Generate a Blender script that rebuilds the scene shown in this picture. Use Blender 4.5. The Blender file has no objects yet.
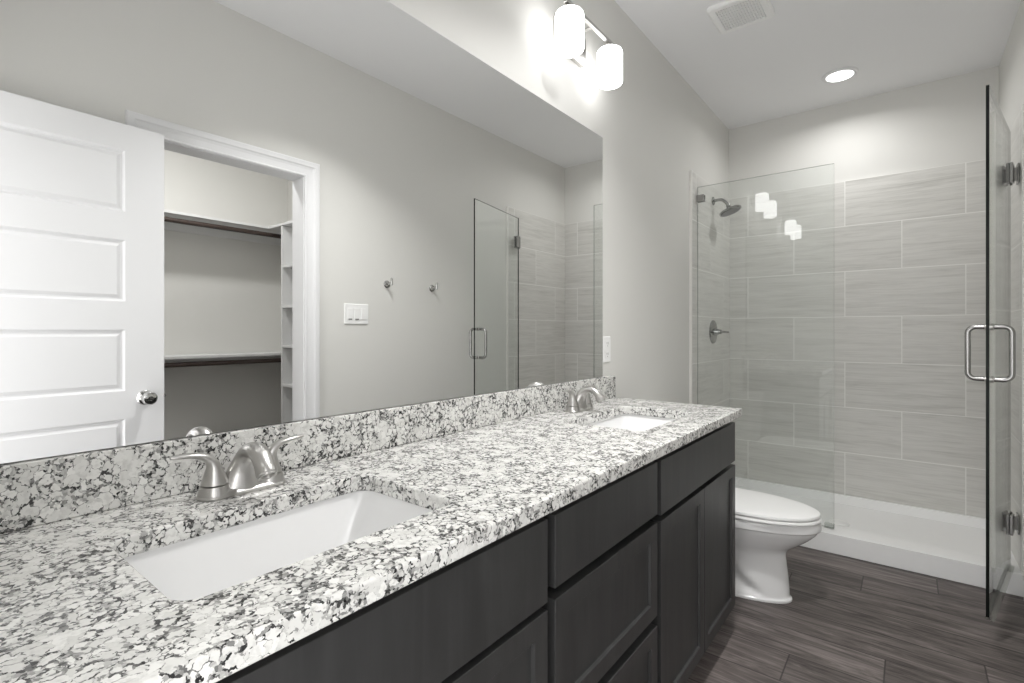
import bpy, bmesh, math, random
from mathutils import Vector, Matrix
random.seed(4)
PI = math.pi
C = bpy.context.scene.collection
S = bpy.context.scene

# ---------------------------------------------------------------- camera, world, exposure
W, YB, H = 1.513, 4.11, 2.748            # right wall, shower back wall, ceiling
FZ = -0.025                              # floor level
cam_d = bpy.data.cameras.new('camera')
cam = bpy.data.objects.new('camera', cam_d); C.objects.link(cam)
cam.location = (1.0936, 0.0, 1.1804)
cam.rotation_euler = (PI / 2, 0, math.radians(38.165))
cam_d.sensor_width = 36.0
cam_d.lens = 504.32 / 1024 * 36.0
cam_d.shift_y = (331.85 - 341.5) / 1024
cam_d.clip_start = 0.02
S.camera = cam

world = bpy.data.worlds.new('world'); S.world = world
world.use_nodes = True
wb = world.node_tree.nodes['Background']
wb.inputs['Color'].default_value = (1.0, 0.995, 0.985, 1)
wb.inputs['Strength'].default_value = 2.4

S.view_settings.view_transform = 'Standard'
S.view_settings.look = 'None'
S.view_settings.gamma = 1.0
S.view_settings.use_curve_mapping = False
S.view_settings.exposure = 0.55
S.cycles.use_denoising = True
S.cycles.max_bounces = 14
S.cycles.diffuse_bounces = 8
S.cycles.glossy_bounces = 8
S.cycles.transparent_max_bounces = 24
S.cycles.sample_clamp_indirect = 6.0

SHADE_E, CAN_E, CLOSET_E, FILL_E = 4.4, 3.9, 11.5, 10.5   # lamp strengths; the closet and mid-room ones are added, unseen

# ---------------------------------------------------------------- material helpers
class NT:
    def __init__(s, name):
        s.m = bpy.data.materials.new(name); s.m.use_nodes = True
        s.t = s.m.node_tree; s.t.nodes.clear()
        s.out = s.t.nodes.new('ShaderNodeOutputMaterial')
    def n(s, typ, **kw):
        nd = s.t.nodes.new(typ)
        for k, v in kw.items(): setattr(nd, k, v)
        return nd
    def put(s, sock, v):
        if isinstance(v, bpy.types.NodeSocket): s.t.links.new(v, sock)
        elif isinstance(v, (int, float)) and sock.type in ('RGBA', 'VECTOR'):
            sock.default_value = (v, v, v, 1) if sock.type == 'RGBA' else (v, v, v)
        elif v is not None: sock.default_value = v
    def math(s, op, a, b=None, c=None):
        nd = s.n('ShaderNodeMath', operation=op)
        s.put(nd.inputs[0], a); s.put(nd.inputs[1], b); s.put(nd.inputs[2], c)
        return nd.outputs[0]
    def mix(s, f, a, b, mode='MIX'):
        nd = s.n('ShaderNodeMix', data_type='RGBA', blend_type=mode)
        s.put(nd.inputs[0], f); s.put(nd.inputs[6], a); s.put(nd.inputs[7], b)
        return nd.outputs[2]
    def pos(s):
        return s.n('ShaderNodeTexCoord').outputs['Object']
    def sep(s, v):
        nd = s.n('ShaderNodeSeparateXYZ'); s.put(nd.inputs[0], v); return nd.outputs
    def comb(s, x, y, z):
        nd = s.n('ShaderNodeCombineXYZ')
        for i, v in enumerate((x, y, z)): s.put(nd.inputs[i], v)
        return nd.outputs[0]
    def scale(s, v, k):
        nd = s.n('ShaderNodeMapping'); s.put(nd.inputs[0], v); nd.inputs['Scale'].default_value = k
        return nd.outputs[0]
    def noise(s, v, sc, detail=3, rough=0.5, dist=0.0):
        nd = s.n('ShaderNodeTexNoise'); s.put(nd.inputs['Vector'], v)
        nd.inputs['Scale'].default_value = sc; nd.inputs['Detail'].default_value = detail
        nd.inputs['Roughness'].default_value = rough; nd.inputs['Distortion'].default_value = dist
        return nd.outputs
    def vor(s, v, sc, feature='F1'):
        nd = s.n('ShaderNodeTexVoronoi', feature=feature); s.put(nd.inputs['Vector'], v)
        nd.inputs['Scale'].default_value = sc
        return nd.outputs
    def ramp(s, f, stops, interp='LINEAR'):
        nd = s.n('ShaderNodeValToRGB'); s.put(nd.inputs[0], f)
        cr = nd.color_ramp; cr.interpolation = interp
        while len(cr.elements) < len(stops): cr.elements.new(0.5)
        for e, (p, c) in zip(cr.elements, stops):
            e.position = p; e.color = (c, c, c, 1) if isinstance(c, (int, float)) else (*c, 1)
        return nd.outputs[0]
    def white(s, v):
        nd = s.n('ShaderNodeTexWhiteNoise', noise_dimensions='3D'); s.put(nd.inputs[0], v)
        return nd.outputs[0]
    def bsdf(s, color, rough=0.5, metal=0.0, spec=0.5, coat=0.0, bump=None, bump_d=0.001, bump_s=0.3, link=True):
        b = s.n('ShaderNodeBsdfPrincipled')
        s.put(b.inputs['Base Color'], color if isinstance(color, bpy.types.NodeSocket) else (*color, 1))
        s.put(b.inputs['Roughness'], rough); b.inputs['Metallic'].default_value = metal
        b.inputs['Specular IOR Level'].default_value = spec
        b.inputs['Coat Weight'].default_value = coat
        if bump is not None:
            bp = s.n('ShaderNodeBump'); bp.inputs['Distance'].default_value = bump_d
            bp.inputs['Strength'].default_value = bump_s
            s.put(bp.inputs['Height'], bump); s.t.links.new(bp.outputs[0], b.inputs['Normal'])
        if link: s.t.links.new(b.outputs[0], s.out.inputs[0])
        return b

def m_paint(name, col, rough=0.6, bump=True, spec=0.3):
    k = NT(name); p = k.pos()
    n = k.noise(p, 3.0, 2)[0]
    c = k.mix(k.math('MULTIPLY', n, 0.5), (*col, 1), (*[x * 0.965 for x in col], 1))
    k.bsdf(c, rough, spec=spec, bump=k.noise(p, 130, 3)[0] if bump else None, bump_d=0.001, bump_s=0.12)
    return k.m
def m_plain(name, col, rough=0.4, metal=0.0, spec=0.5, coat=0.0, mott=0.03, sc=40):
    k = NT(name); p = k.pos()
    c = k.mix(k.noise(p, sc, 3)[0], (*[x * (1 - mott) for x in col], 1), (*[min(1, x * (1 + mott)) for x in col], 1))
    k.bsdf(c, rough, metal, spec, coat)
    return k.m
def m_brushed(name, col, rough=0.28):
    k = NT(name); p = k.pos()
    n = k.noise(k.scale(p, (1, 1, 6)), 160, 3)[0]
    k.bsdf(k.mix(n, (*[x * 0.97 for x in col], 1), (*col, 1)), k.math('MULTIPLY_ADD', n, 0.03, rough), 1.0)
    return k.m
def m_glow(name, col, e):
    k = NT(name); em = k.n('ShaderNodeEmission')
    em.inputs[0].default_value = (*col, 1); em.inputs[1].default_value = e
    k.t.links.new(em.outputs[0], k.out.inputs[0]); return k.m
def m_glass(name, tint=(0.965, 0.975, 0.97)):
    k = NT(name)
    lw = k.n('ShaderNodeLayerWeight'); lw.inputs[0].default_value = 0.5
    f = k.math('POWER', lw.outputs['Facing'], 5.0)
    f = k.math('MULTIPLY_ADD', f, 0.95, 0.042)
    tr = k.n('ShaderNodeBsdfTransparent'); tr.inputs[0].default_value = (*tint, 1)
    gl = k.n('ShaderNodeBsdfGlossy'); gl.inputs['Roughness'].default_value = 0.0
    gl.inputs['Color'].default_value = (1, 1, 1, 1)
    mx = k.n('ShaderNodeMixShader')
    k.t.links.new(f, mx.inputs[0]); k.t.links.new(tr.outputs[0], mx.inputs[1]); k.t.links.new(gl.outputs[0], mx.inputs[2])
    k.t.links.new(mx.outputs[0], k.out.inputs[0]); return k.m

def m_granite():
    k = NT('granite'); p = k.pos()
    w1 = k.noise(p, 45, 3)[1]; w2 = k.noise(p, 150, 2)[1]
    def add(v, c, a):
        nd = k.n('ShaderNodeVectorMath', operation='MULTIPLY_ADD'); k.put(nd.inputs[0], c)
        nd.inputs[1].default_value = (a, a, a); k.put(nd.inputs[2], v); return nd.outputs[0]
    q = add(add(p, w1, 0.022), w2, 0.012)
    edge = k.vor(q, 66, 'DISTANCE_TO_EDGE')['Distance']
    d = k.noise(p, 30, 3, 0.6)[0]                                      # drifts where the dark matrix widens
    e2 = k.math('ADD', edge, k.math('MULTIPLY', k.math('SUBTRACT', d, 0.535), 0.80))
    grain = k.ramp(e2, [(0.055, 0.0), (0.085, 1.0)])                   # 1 inside a pale feldspar grain
    cell = k.vor(q, 66)['Color']
    pale = k.mix(k.sep(cell)[0], (0.61, 0.606, 0.585, 1), (0.765, 0.76, 0.737, 1))
    pale = k.mix(k.ramp(k.noise(p, 130, 3)[0], [(0.50, 0.0), (0.66, 0.35)]), pale, (0.40, 0.395, 0.38, 1))
    fl = k.vor(add(p, w2, 0.006), 210)                                 # fine grey and black minerals between
    mat = k.ramp(k.sep(fl['Color'])[1], [(0.0, (0.014, 0.014, 0.014)), (0.20, (0.05, 0.05, 0.049)), (0.38, (0.17, 0.169, 0.164)), (0.66, (0.36, 0.357, 0.345)), (1.0, (0.60, 0.595, 0.575))])
    base = k.mix(grain, mat, pale)
    k.bsdf(base, 0.22, spec=0.5)
    return k.m

def m_tile(axis, off):
    """12 x 24 porcelain tile in half bond with a linear streak; axis 0 runs along x, 1 along y."""
    k = NT('linear_porcelain_tile_' + 'xy'[axis]); p = k.pos(); s = k.sep(p)
    T, R, ZT, G = 0.613, 0.3077, 2.206, 0.0016
    v = k.math('DIVIDE', k.math('SUBTRACT', ZT, s[2]), R)
    row = k.math('FLOOR', v); fv = k.math('FRACT', v)
    odd = k.math('MODULO', k.math('ADD', row, 40.0), 2.0)
    u = k.math('ADD', k.math('DIVIDE', k.math('SUBTRACT', s[axis], off), T), k.math('MULTIPLY', odd, 0.5))
    u = k.math('ADD', u, 20.0)
    col = k.math('FLOOR', u); fu = k.math('FRACT', u)
    du = k.math('MULTIPLY', k.math('MINIMUM', fu, k.math('SUBTRACT', 1.0, fu)), T)
    dv = k.math('MULTIPLY', k.math('MINIMUM', fv, k.math('SUBTRACT', 1.0, fv)), R)
    gm = k.ramp(k.math('MINIMUM', du, dv), [(G, 1.0), (G + 0.0008, 0.0)])
    rnd = k.white(k.comb(col, row, 3.0))
    su = k.math('MULTIPLY_ADD', rnd, 7.0, s[axis]); sv = k.math('MULTIPLY_ADD', rnd, 3.0, s[2])
    a = k.noise(k.scale(k.comb(su, 0.0, sv), (2.0, 1, 34)), 1.0, 6, 0.66, 0.8)[0]
    b = k.noise(k.scale(k.comb(su, 0.0, sv), (6, 1, 120)), 1.0, 3, 0.6)[0]
    t = k.math('MULTIPLY_ADD', b, 0.35, k.math('MULTIPLY', a, 0.65))
    t = k.math('ADD', t, k.math('MULTIPLY', k.math('SUBTRACT', rnd, 0.5), 0.06))
    c = k.ramp(t, [(0.30, (0.50, 0.492, 0.468)), (0.45, (0.62, 0.612, 0.586)), (0.56, (0.68, 0.672, 0.646)), (0.72, (0.73, 0.722, 0.697))])
    c = k.mix(gm, c, (0.90, 0.895, 0.875, 1))
    k.bsdf(c, k.math('MULTIPLY_ADD', gm, 0.3, 0.34), spec=0.4)
    return k.m

def m_floor():
    k = NT('wood_plank_floor'); s = k.sep(k.pos())
    Wd, L = 0.1818, 1.24
    v = k.math('ADD', k.math('DIVIDE', k.math('SUBTRACT', 3.215, s[1]), Wd), 60.0)
    row = k.math('FLOOR', v); fv = k.math('FRACT', v)
    u = k.math('ADD', k.math('DIVIDE', k.math('ADD', k.math('SUBTRACT', s[0], 1.202), k.math('MULTIPLY', k.math('SUBTRACT', row, 60.0), 0.283)), L), 60.0)
    col = k.math('FLOOR', u); fu = k.math('FRACT', u)
    du = k.math('MULTIPLY', k.math('MINIMUM', fu, k.math('SUBTRACT', 1.0, fu)), L)
    dv = k.math('MULTIPLY', k.math('MINIMUM', fv, k.math('SUBTRACT', 1.0, fv)), Wd)
    seam = k.ramp(k.math('MINIMUM', du, dv), [(0.0004, 1.0), (0.0022, 0.0)])
    rnd = k.white(k.comb(col, row, 1.0))
    px = k.math('MULTIPLY_ADD', rnd, 9.0, s[0]); py = k.math('MULTIPLY_ADD', rnd, 5.0, s[1])
    g1 = k.noise(k.scale(k.comb(px, py, 0.0), (2.6, 20, 1)), 1.0, 6, 0.68, 1.6)[0]
    g2 = k.noise(k.scale(k.comb(px, py, 0.0), (7, 120, 1)), 1.0, 3, 0.6, 0.4)[0]
    t = k.math('ADD', k.math('MULTIPLY', g1, 0.68), k.math('MULTIPLY', g2, 0.32))
    g3 = k.noise(k.scale(k.comb(px, py, 0.0), (1.6, 7, 1)), 1.0, 2, 0.5, 0.8)[0]
    t = k.math('ADD', t, k.math('MULTIPLY', k.math('SUBTRACT', g3, 0.5), 0.22))
    t = k.math('ADD', t, k.math('MULTIPLY', k.math('SUBTRACT', rnd, 0.5), 0.10))
    c = k.ramp(t, [(0.33, (0.024, 0.0195, 0.018)), (0.43, (0.074, 0.062, 0.058)), (0.53, (0.128, 0.109, 0.103)), (0.65, (0.215, 0.187, 0.178))])
    c = k.mix(seam, c, (0.015, 0.013, 0.012, 1))
    k.bsdf(c, k.math('MULTIPLY_ADD', g2, 0.2, 0.36), spec=0.4, bump=g2, bump_d=0.0008, bump_s=0.15)
    return k.m

def m_cabinet():
    k = NT('charcoal_stained_maple'); p = k.pos()
    g = k.noise(k.scale(p, (30, 30, 3)), 1.0, 4, 0.6, 0.6)[0]
    c = k.ramp(g, [(0.3, (0.024, 0.024, 0.024)), (0.7, (0.038, 0.038, 0.0378))])
    k.bsdf(c, 0.42, spec=0.5, bump=g, bump_d=0.0004, bump_s=0.1)
    return k.m
def m_rod():
    k = NT('dark_bronze_rod'); p = k.pos()
    g = k.noise(k.scale(p, (60, 3, 60)), 1.0, 3)[0]
    k.bsdf(k.mix(g, (0.035, 0.024, 0.020, 1), (0.075, 0.052, 0.044, 1)), 0.4)
    return k.m

M = {
    'wall': m_paint('warm_grey_wall_paint', (0.715, 0.709, 0.684)),
    'ceil': m_paint('white_ceiling_paint', (0.84, 0.84, 0.85), 0.8),
    'white': m_paint('white_trim_enamel', (0.78, 0.78, 0.79), 0.35, False, 0.45),
    'shelf': m_paint('white_shelf_melamine', (0.72, 0.72, 0.72), 0.5, False),
    'porcelain': m_plain('white_porcelain', (0.82, 0.82, 0.82), 0.12, coat=0.3, mott=0.01),
    'basin': m_plain('white_vitreous_basin', (0.80, 0.80, 0.80), 0.15, coat=0.2, mott=0.01),
    'acrylic': m_plain('white_acrylic_pan', (0.88, 0.88, 0.88), 0.25, mott=0.01),
    'plastic': m_plain('white_plastic', (0.86, 0.86, 0.855), 0.4, mott=0.01),
    'dark': m_plain('dark_slot', (0.03, 0.03, 0.03), 0.6),
    'nickel': m_brushed('brushed_nickel', (0.52, 0.51, 0.495)),
    'chrome': m_plain('polished_chrome', (0.62, 0.62, 0.61), 0.10, 1.0, mott=0.02),
    'dchrome': m_brushed('satin_chrome', (0.38, 0.375, 0.37), 0.22),
    'fchrome': m_plain('dark_reflecting_chrome', (0.36, 0.36, 0.355), 0.12, 1.0, mott=0.02),
    'trim': m_plain('satin_aluminium_edge', (0.86, 0.85, 0.82), 0.40, 0.2, mott=0.02),
    'granite': m_granite(), 'tile_x': m_tile(0, 0.754), 'tile_y': m_tile(1, 3.31), 'floor': m_floor(),
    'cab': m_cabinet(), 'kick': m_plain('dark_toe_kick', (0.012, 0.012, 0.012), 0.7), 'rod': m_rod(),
    'glass': m_glass('clear_shower_glass'),
    'edge_dark': m_plain('dark_glass_edge', (0.004, 0.006, 0.005), 0.15, spec=0.3),
    'edge_pale': m_plain('pale_glass_edge', (0.30, 0.32, 0.31), 0.2),
    'vinyl': m_glass('clear_vinyl', (0.86, 0.87, 0.86)),
    'shade': m_glow('lit_opal_shade', (1.0, 0.994, 0.982), SHADE_E),
    'lens': m_glow('lit_downlight_lens', (1.0, 0.993, 0.98), 4.0),
}
k = NT('silvered_mirror'); k.bsdf((0.90, 0.905, 0.90), 0.0, 1.0); M['mirror'] = k.m
M['mirror_edge'] = m_plain('mirror_edge', (0.16, 0.17, 0.17), 0.3)

# ---------------------------------------------------------------- mesh helpers
def BM(): return bmesh.new()
def box(bm, x0, x1, y0, y1, z0, z1, mi=0):
    vs = [bm.verts.new((x, y, z)) for z in (z0, z1) for y in (y0, y1) for x in (x0, x1)]
    fs = [(0, 2, 3, 1), (4, 5, 7, 6), (0, 1, 5, 4), (2, 6, 7, 3), (0, 4, 6, 2), (1, 3, 7, 5)]
    out = []
    for f in fs:
        fc = bm.faces.new([vs[i] for i in f]); fc.material_index = mi; out.append(fc)
    return out            # bottom, top, -y, +y, -x, +x
def loft(bm, rings, cap0=True, cap1=True, mi=0):
    rv = [[bm.verts.new(p) for p in r] for r in rings]
    n = len(rv[0])
    for a, b in zip(rv[:-1], rv[1:]):
        for i in range(n):
            f = bm.faces.new((a[i], a[(i + 1) % n], b[(i + 1) % n], b[i])); f.material_index = mi
    if cap0: bm.faces.new(rv[0][::-1]).material_index = mi
    if cap1: bm.faces.new(rv[-1]).material_index = mi
    return rv
def basis(d):
    d = Vector(d).normalized()
    a = Vector((0, 0, 1)) if abs(d.z) < 0.9 else Vector((1, 0, 0))
    u = a.cross(d).normalized(); v = d.cross(u)
    return u, v, d
def lathe(bm, prof, o=(0, 0, 0), axis=(0, 0, 1), n=32, mi=0):
    u, v, d = basis(axis); o = Vector(o)
    rings = [[o + d * z + (u * math.cos(2 * PI * i / n) + v * math.sin(2 * PI * i / n)) * max(r, 1e-5) for i in range(n)] for r, z in prof]
    return loft(bm, rings, True, True, mi)
def cyl(bm, a, b, r, r1=None, n=20, mi=0):
    a, b = Vector(a), Vector(b)
    return lathe(bm, [(r, 0), (r if r1 is None else r1, (b - a).length)], a, b - a, n, mi)
def tube(bm, pts, rad, n=16, up=None, flat=None, mi=0):
    """sweep; rad is a number, or a list of (r_across, r_up) pairs"""
    pts = [Vector(p) for p in pts]; rings = []
    pu = None
    for i, p in enumerate(pts):
        d = (pts[min(i + 1, len(pts) - 1)] - pts[max(i - 1, 0)]).normalized()
        if pu is None:
            u = Vector(up) if up is not None else basis(d)[0]
        else: u = pu
        u = (u - d * u.dot(d)).normalized(); pu = u
        v = d.cross(u)
        r = rad[i] if isinstance(rad, (list, tuple)) else rad
        ru, rv = r if isinstance(r, (list, tuple)) else (r, r)
        rings.append([p + u * (ru * math.cos(2 * PI * j / n)) + v * (rv * math.sin(2 * PI * j / n)) for j in range(n)])
    return loft(bm, rings, True, True, mi)
def smooth_path(pts, k=6):
    """Catmull-Rom through the points (any dimension tuples)"""
    out = []
    P = [pts[0]] + list(pts) + [pts[-1]]
    for i in range(1, len(P) - 2):
        for j in range(k):
            t = j / k
            out.append(tuple(0.5 * (2 * b + (c - a) * t + (2 * a - 5 * b + 4 * c - d) * t * t + (3 * b - a - 3 * c + d) * t ** 3)
                             for a, b, c, d in zip(P[i - 1], P[i], P[i + 1], P[i + 2])))
    out.append(tuple(pts[-1])); return out
def rrect(x0, x1, y0, y1, r, z=0, n=6):
    out = []
    for cx, cy, a0 in ((x1 - r, y1 - r, 0), (x0 + r, y1 - r, PI / 2), (x0 + r, y0 + r, PI), (x1 - r, y0 + r, 1.5 * PI)):
        for i in range(n + 1):
            a = a0 + PI / 2 * i / n
            out.append((cx + r * math.cos(a), cy + r * math.sin(a), z))
    return out
def obj(name, bm, mats, parent=None, smooth=False, bevel=0.0, seg=2, local=False, ang=35, recalc=True):
    """links the bmesh as ONE mesh object; world coordinates unless local, carried over into the parent's frame"""
    if parent is not None and not local:
        bm.transform(world_matrix(parent).inverted())
    if recalc: bmesh.ops.recalc_face_normals(bm, faces=bm.faces)
    me = bpy.data.meshes.new(name); bm.to_mesh(me); bm.free()
    for m in (mats if isinstance(mats, (list, tuple)) else [mats]): me.materials.append(m)
    o = bpy.data.objects.new(name, me); C.objects.link(o)
    if parent is not None: o.parent = parent
    if bevel > 0:
        b = o.modifiers.new('bevel', 'BEVEL'); b.width = bevel; b.segments = seg
        b.limit_method = 'ANGLE'; b.angle_limit = math.radians(50); b.harden_normals = False
    if smooth:
        for p in me.polygons: p.use_smooth = True
        me.set_sharp_from_angle(angle=math.radians(ang))
    return o
def world_matrix(o):
    m = o.matrix_basis.copy()
    while o.parent is not None:
        o = o.parent; m = o.matrix_basis @ m
    return m
def tag(o, label=None, cat=None, group=None, kind=None):
    if label: o['label'] = label
    if cat: o['category'] = cat
    if group: o['group'] = group
    if kind: o['kind'] = kind
    return o
def thing(name, label, cat, loc, rz=0, group=None):
    o = bpy.data.objects.new(name, None); C.objects.link(o)
    o.empty_display_size = 0.05
    o.location = loc; o.rotation_euler = (0, 0, rz)
    return tag(o, label, cat, group)
def struct(name, bm, m, label, cat, parent=None, **kw):
    o = obj(name, bm, m, parent, **kw)
    return tag(o, label, cat, kind='structure')
def dup(root, loc, label, rz=None):
    r = root.copy(); C.objects.link(r); r.location = loc
    if rz is not None: r.rotation_euler = (0, 0, rz)
    r['label'] = label
    for ch in list(root.children):
        c = ch.copy(); C.objects.link(c); c.parent = r
        for g in ch.children:
            d = g.copy(); C.objects.link(d); d.parent = c
    return r

# ---------------------------------------------------------------- the setting
TH = 0.115                                   # wall thickness
Y0 = 0.01                                    # entry wall face
XC = 3.07                                    # closet back wall face
OY0, OY1, OZ = 0.75, 1.455, 2.022            # closet doorway
EX0, EX1, EZ = 0.62, 1.392, 2.045            # entry doorway
b = BM(); box(b, -TH, XC + TH, Y0 - TH, YB + TH, -0.09, FZ)
struct('floor', b, M['floor'], 'dark brown grey wood plank floor running across the room', 'floor')
b = BM(); box(b, -TH, XC + TH, Y0 - TH, YB + TH, H, H + 0.08)
struct('ceiling', b, M['ceil'], 'flat white painted ceiling above bathroom and shower', 'ceiling')
b = BM(); box(b, -TH, 0, Y0 - TH, YB + TH, FZ, H)
wl = struct('wall_left', b, M['wall'], 'warm grey wall behind the mirror, vanity and toilet', 'wall')
b = BM(); box(b, 0, W + TH, YB, YB + TH, FZ, H)
wbk = struct('wall_back', b, M['wall'], 'warm grey far wall above the shower tile', 'wall')
b = BM()
box(b, W, W + TH, Y0, OY0 - 0.019, FZ, H); box(b, W, W + TH, OY1 + 0.019, YB, FZ, H); box(b, W, W + TH, OY0 - 0.019, OY1 + 0.019, OZ + 0.019, H)
wr = struct('wall_right', b, M['wall'], 'warm grey wall with closet doorway, hooks and switch', 'wall')
b = BM()
box(b, 0, EX0 - 0.019, Y0 - TH, Y0, FZ, H); box(b, EX1 + 0.019, W + TH, Y0 - TH, Y0, FZ, H); box(b, EX0 - 0.019, EX1 + 0.019, Y0 - TH, Y0, EZ + 0.019, H)
struct('wall_front', b, M['wall'], 'warm grey entry wall around the bathroom doorway', 'wall')
b = BM(); box(b, XC, XC + TH, Y0 - TH, 2.35, FZ, H)
struct('wall_closet_back', b, M['wall'], 'grey closet back wall behind rods and shelves', 'wall')
b = BM(); box(b, W + TH, XC, 0.25 - TH, 0.25, FZ, H)
struct('wall_closet_front', b, M['wall'], 'grey closet side wall on the hinge side of doorway', 'wall')
b = BM(); box(b, W + TH, XC, 2.19, 2.19 + TH, FZ, H)
struct('wall_closet_side', b, M['wall'], 'grey closet side wall behind the shelf tower', 'wall')

# shower tile cladding, children of the walls
TT = 0.012; ZT = 2.206; YT = 3.225
b = BM(); box(b, 0.0005, TT, YT, YB - TT, 0.055, ZT); obj('shower_tiles', b, M['tile_y'], wl)
b = BM(); box(b, W - TT, W - 0.0005, YT, YB - TT, 0.055, ZT); obj('shower_tiles', b, M['tile_y'], wr)
b = BM(); box(b, 0.0005, W - 0.0005, YB - TT, YB - 0.0005, 0.055, ZT); obj('shower_tiles', b, M['tile_x'], wbk)
b = BM(); box(b, 0.0, TT + 0.003, YT - 0.012, YT, 0.0803, ZT)
struct('trim_1', b, M['trim'], 'pale edge strip ending the shower tile beside the toilet', 'trim')
b = BM(); box(b, W - TT - 0.003, W, YT - 0.012, YT, 0.0803, ZT)
struct('trim_2', b, M['trim'], 'pale edge strip ending the shower tile behind the glass door', 'trim')

# closet doorway: jamb and mitred colonial casing
def casing(bm, face, sgn, a0, a1, top, prof, plane):
    """profile (t outward, p protrusion) mitred round an opening a0..a1 x 0..top in a wall plane"""
    rings = []
    for (ca, cz, da, dz) in ((a0, FZ, -1, 0), (a0, top, -1, 1), (a1, top, 1, 1), (a1, FZ, 1, 0)):
        r = []
        for t, p in prof:
            a, z, q = ca + da * t, cz + dz * t, face + sgn * p
            r.append((q, a, z) if plane == 'x' else (a, q, z))
        rings.append(r)
    loft(bm, rings)
PROF = [(0.0, 0), (0.0, 0.010), (0.006, 0.013), (0.012, 0.010), (0.040, 0.012), (0.052, 0.015), (0.058, 0.019), (0.078, 0.019), (0.085, 0.016), (0.085, 0)]
b = BM(); casing(b, W, -1, OY0 - 0.003, OY1 + 0.003, OZ + 0.003, PROF, 'x')
t3 = struct('trim_3', b, M['white'], 'white moulded casing around the closet doorway', 'door casing')
b = BM()
box(b, W - 0.0, W + TH, OY0 - 0.018, OY0, FZ, OZ); box(b, W, W + TH, OY1, OY1 + 0.018, FZ, OZ); box(b, W, W + TH, OY0 - 0.018, OY1 + 0.018, OZ, OZ + 0.018)
obj('jamb', b, M['white'], t3, bevel=0.001)
b = BM(); casing(b, Y0, 1, EX0 - 0.003, EX1 + 0.003, EZ + 0.003, [(t, p) for t, p in PROF if t < 0.05] + [(0.05, 0)], 'y')
t4 = struct('trim_4', b, M['white'], 'white moulded casing around the bathroom entry doorway', 'door casing')
b = BM()
box(b, EX0 - 0.018, EX0, Y0 - TH, Y0, FZ, EZ); box(b, EX1, EX1 + 0.018, Y0 - TH, Y0, FZ, EZ); box(b, EX0 - 0.018, EX1 + 0.018, Y0 - TH, Y0, EZ, EZ + 0.018)
obj('jamb', b, M['white'], t4, bevel=0.001)
def base_prof(bm, face, sgn, a0, a1):
    pr = [(0, FZ), (0.012, FZ), (0.012, 0.060), (0.009, 0.068), (0.008, 0.076), (0.004, 0.082), (0, 0.082)]
    loft(bm, [[(face + sgn * p, a, z) for p, z in pr] for a in (a0, a1)])
b = BM(); base_prof(b, W, -1, OY1 + 0.089, YT - 0.027)
struct('baseboard_right', b, M['white'], 'white baseboard running to the shower curb by the door', 'baseboard')
b = BM(); base_prof(b, 0, 1, 2.15, YT - 0.027)
struct('baseboard_left', b, M['white'], 'white baseboard behind the toilet', 'baseboard')
b = BM(); base_prof(b, XC, -1, 0.25, 2.19)
struct('baseboard_closet', b, M['white'], 'white baseboard along the closet back wall', 'baseboard')

# entry door, open flat toward the closet doorway: five panels each side, seen only in the mirror
DW, DH, DT = 0.758, 2.020, 0.035
d1 = thing('door_1', 'white five panel entry door standing open, seen in the mirror', 'door', (1.384, Y0 + 0.004, -0.003), math.radians(-2.0))
d1['kind'] = 'structure'
b = BM()
ys = [0, 0.138, DW - 0.138, DW]
zs = [0.0, 0.230, 0.476, 0.586, 0.832, 0.946, 1.192, 1.306, 1.552, 1.666, 1.912, DH]
panels = []
for side in (0, 1):
    x = DT * side
    g = [[b.verts.new((x, y, z)) for y in ys] for z in zs]
    for i in range(len(zs) - 1):
        for j in range(3):
            q = [g[i][j], g[i][j + 1], g[i + 1][j + 1], g[i + 1][j]]
            f = b.faces.new(q if side else q[::-1])
            if j == 1 and i % 2 == 1: panels.append(f)
def edge_of(side, sel):
    return sorted([v for v in b.verts if abs(v.co.x - DT * side) < 1e-6 and sel(v)], key=lambda v: (v.co.y, v.co.z))
for sel in (lambda v: v.co.y < 1e-6, lambda v: v.co.y > DW - 1e-6, lambda v: v.co.z < 1e-6, lambda v: v.co.z > DH - 1e-6):
    A, B = edge_of(0, sel), edge_of(1, sel)
    for i in range(len(A) - 1): b.faces.new((A[i], A[i + 1], B[i + 1], B[i]))
bmesh.ops.recalc_face_normals(b, faces=b.faces)
bmesh.ops.inset_individual(b, faces=panels, thickness=0.010, depth=-0.009)
bmesh.ops.inset_individual(b, faces=panels, thickness=0.010, depth=0.0)
bmesh.ops.inset_individual(b, faces=panels, thickness=0.018, depth=0.006)
obj('door_slab', b, M['white'], d1, local=True, bevel=0.0012, seg=1)
for sx, x in ((-1, 0.0), (1, DT)):
    b = BM()
    lathe(b, [(0.0, -0.001), (0.031, 0), (0.031, 0.003), (0.027, 0.008), (0.013, 0.010), (0.011, 0.026), (0.016, 0.031), (0.024, 0.037),
              (0.0275, 0.045), (0.0275, 0.052), (0.023, 0.059), (0.015, 0.062), (0.0095, 0.0625), (0.008, 0.060), (0, 0.060)], (x, DW - 0.069, 0.912), (sx, 0, 0), 32)
    kn = obj('door_knob', b, M['chrome'], d1, smooth=True, local=True)
    b = BM(); xx = x + sx * 0.0605
    box(b, min(xx, xx + sx * 0.004), max(xx, xx + sx * 0.004), DW - 0.0705, DW - 0.0675, 0.907, 0.917)
    obj('lock_button', b, M['dchrome'], kn, local=True)
b = BM(); box(b, 0.006, DT - 0.006, DW - 0.0005, DW + 0.0015, 0.883, 0.940); cyl(b, (DT / 2, DW, 0.912), (DT / 2, DW + 0.010, 0.912), 0.008, 0.006, 12)
obj('latch', b, M['dchrome'], d1, local=True)
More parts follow.
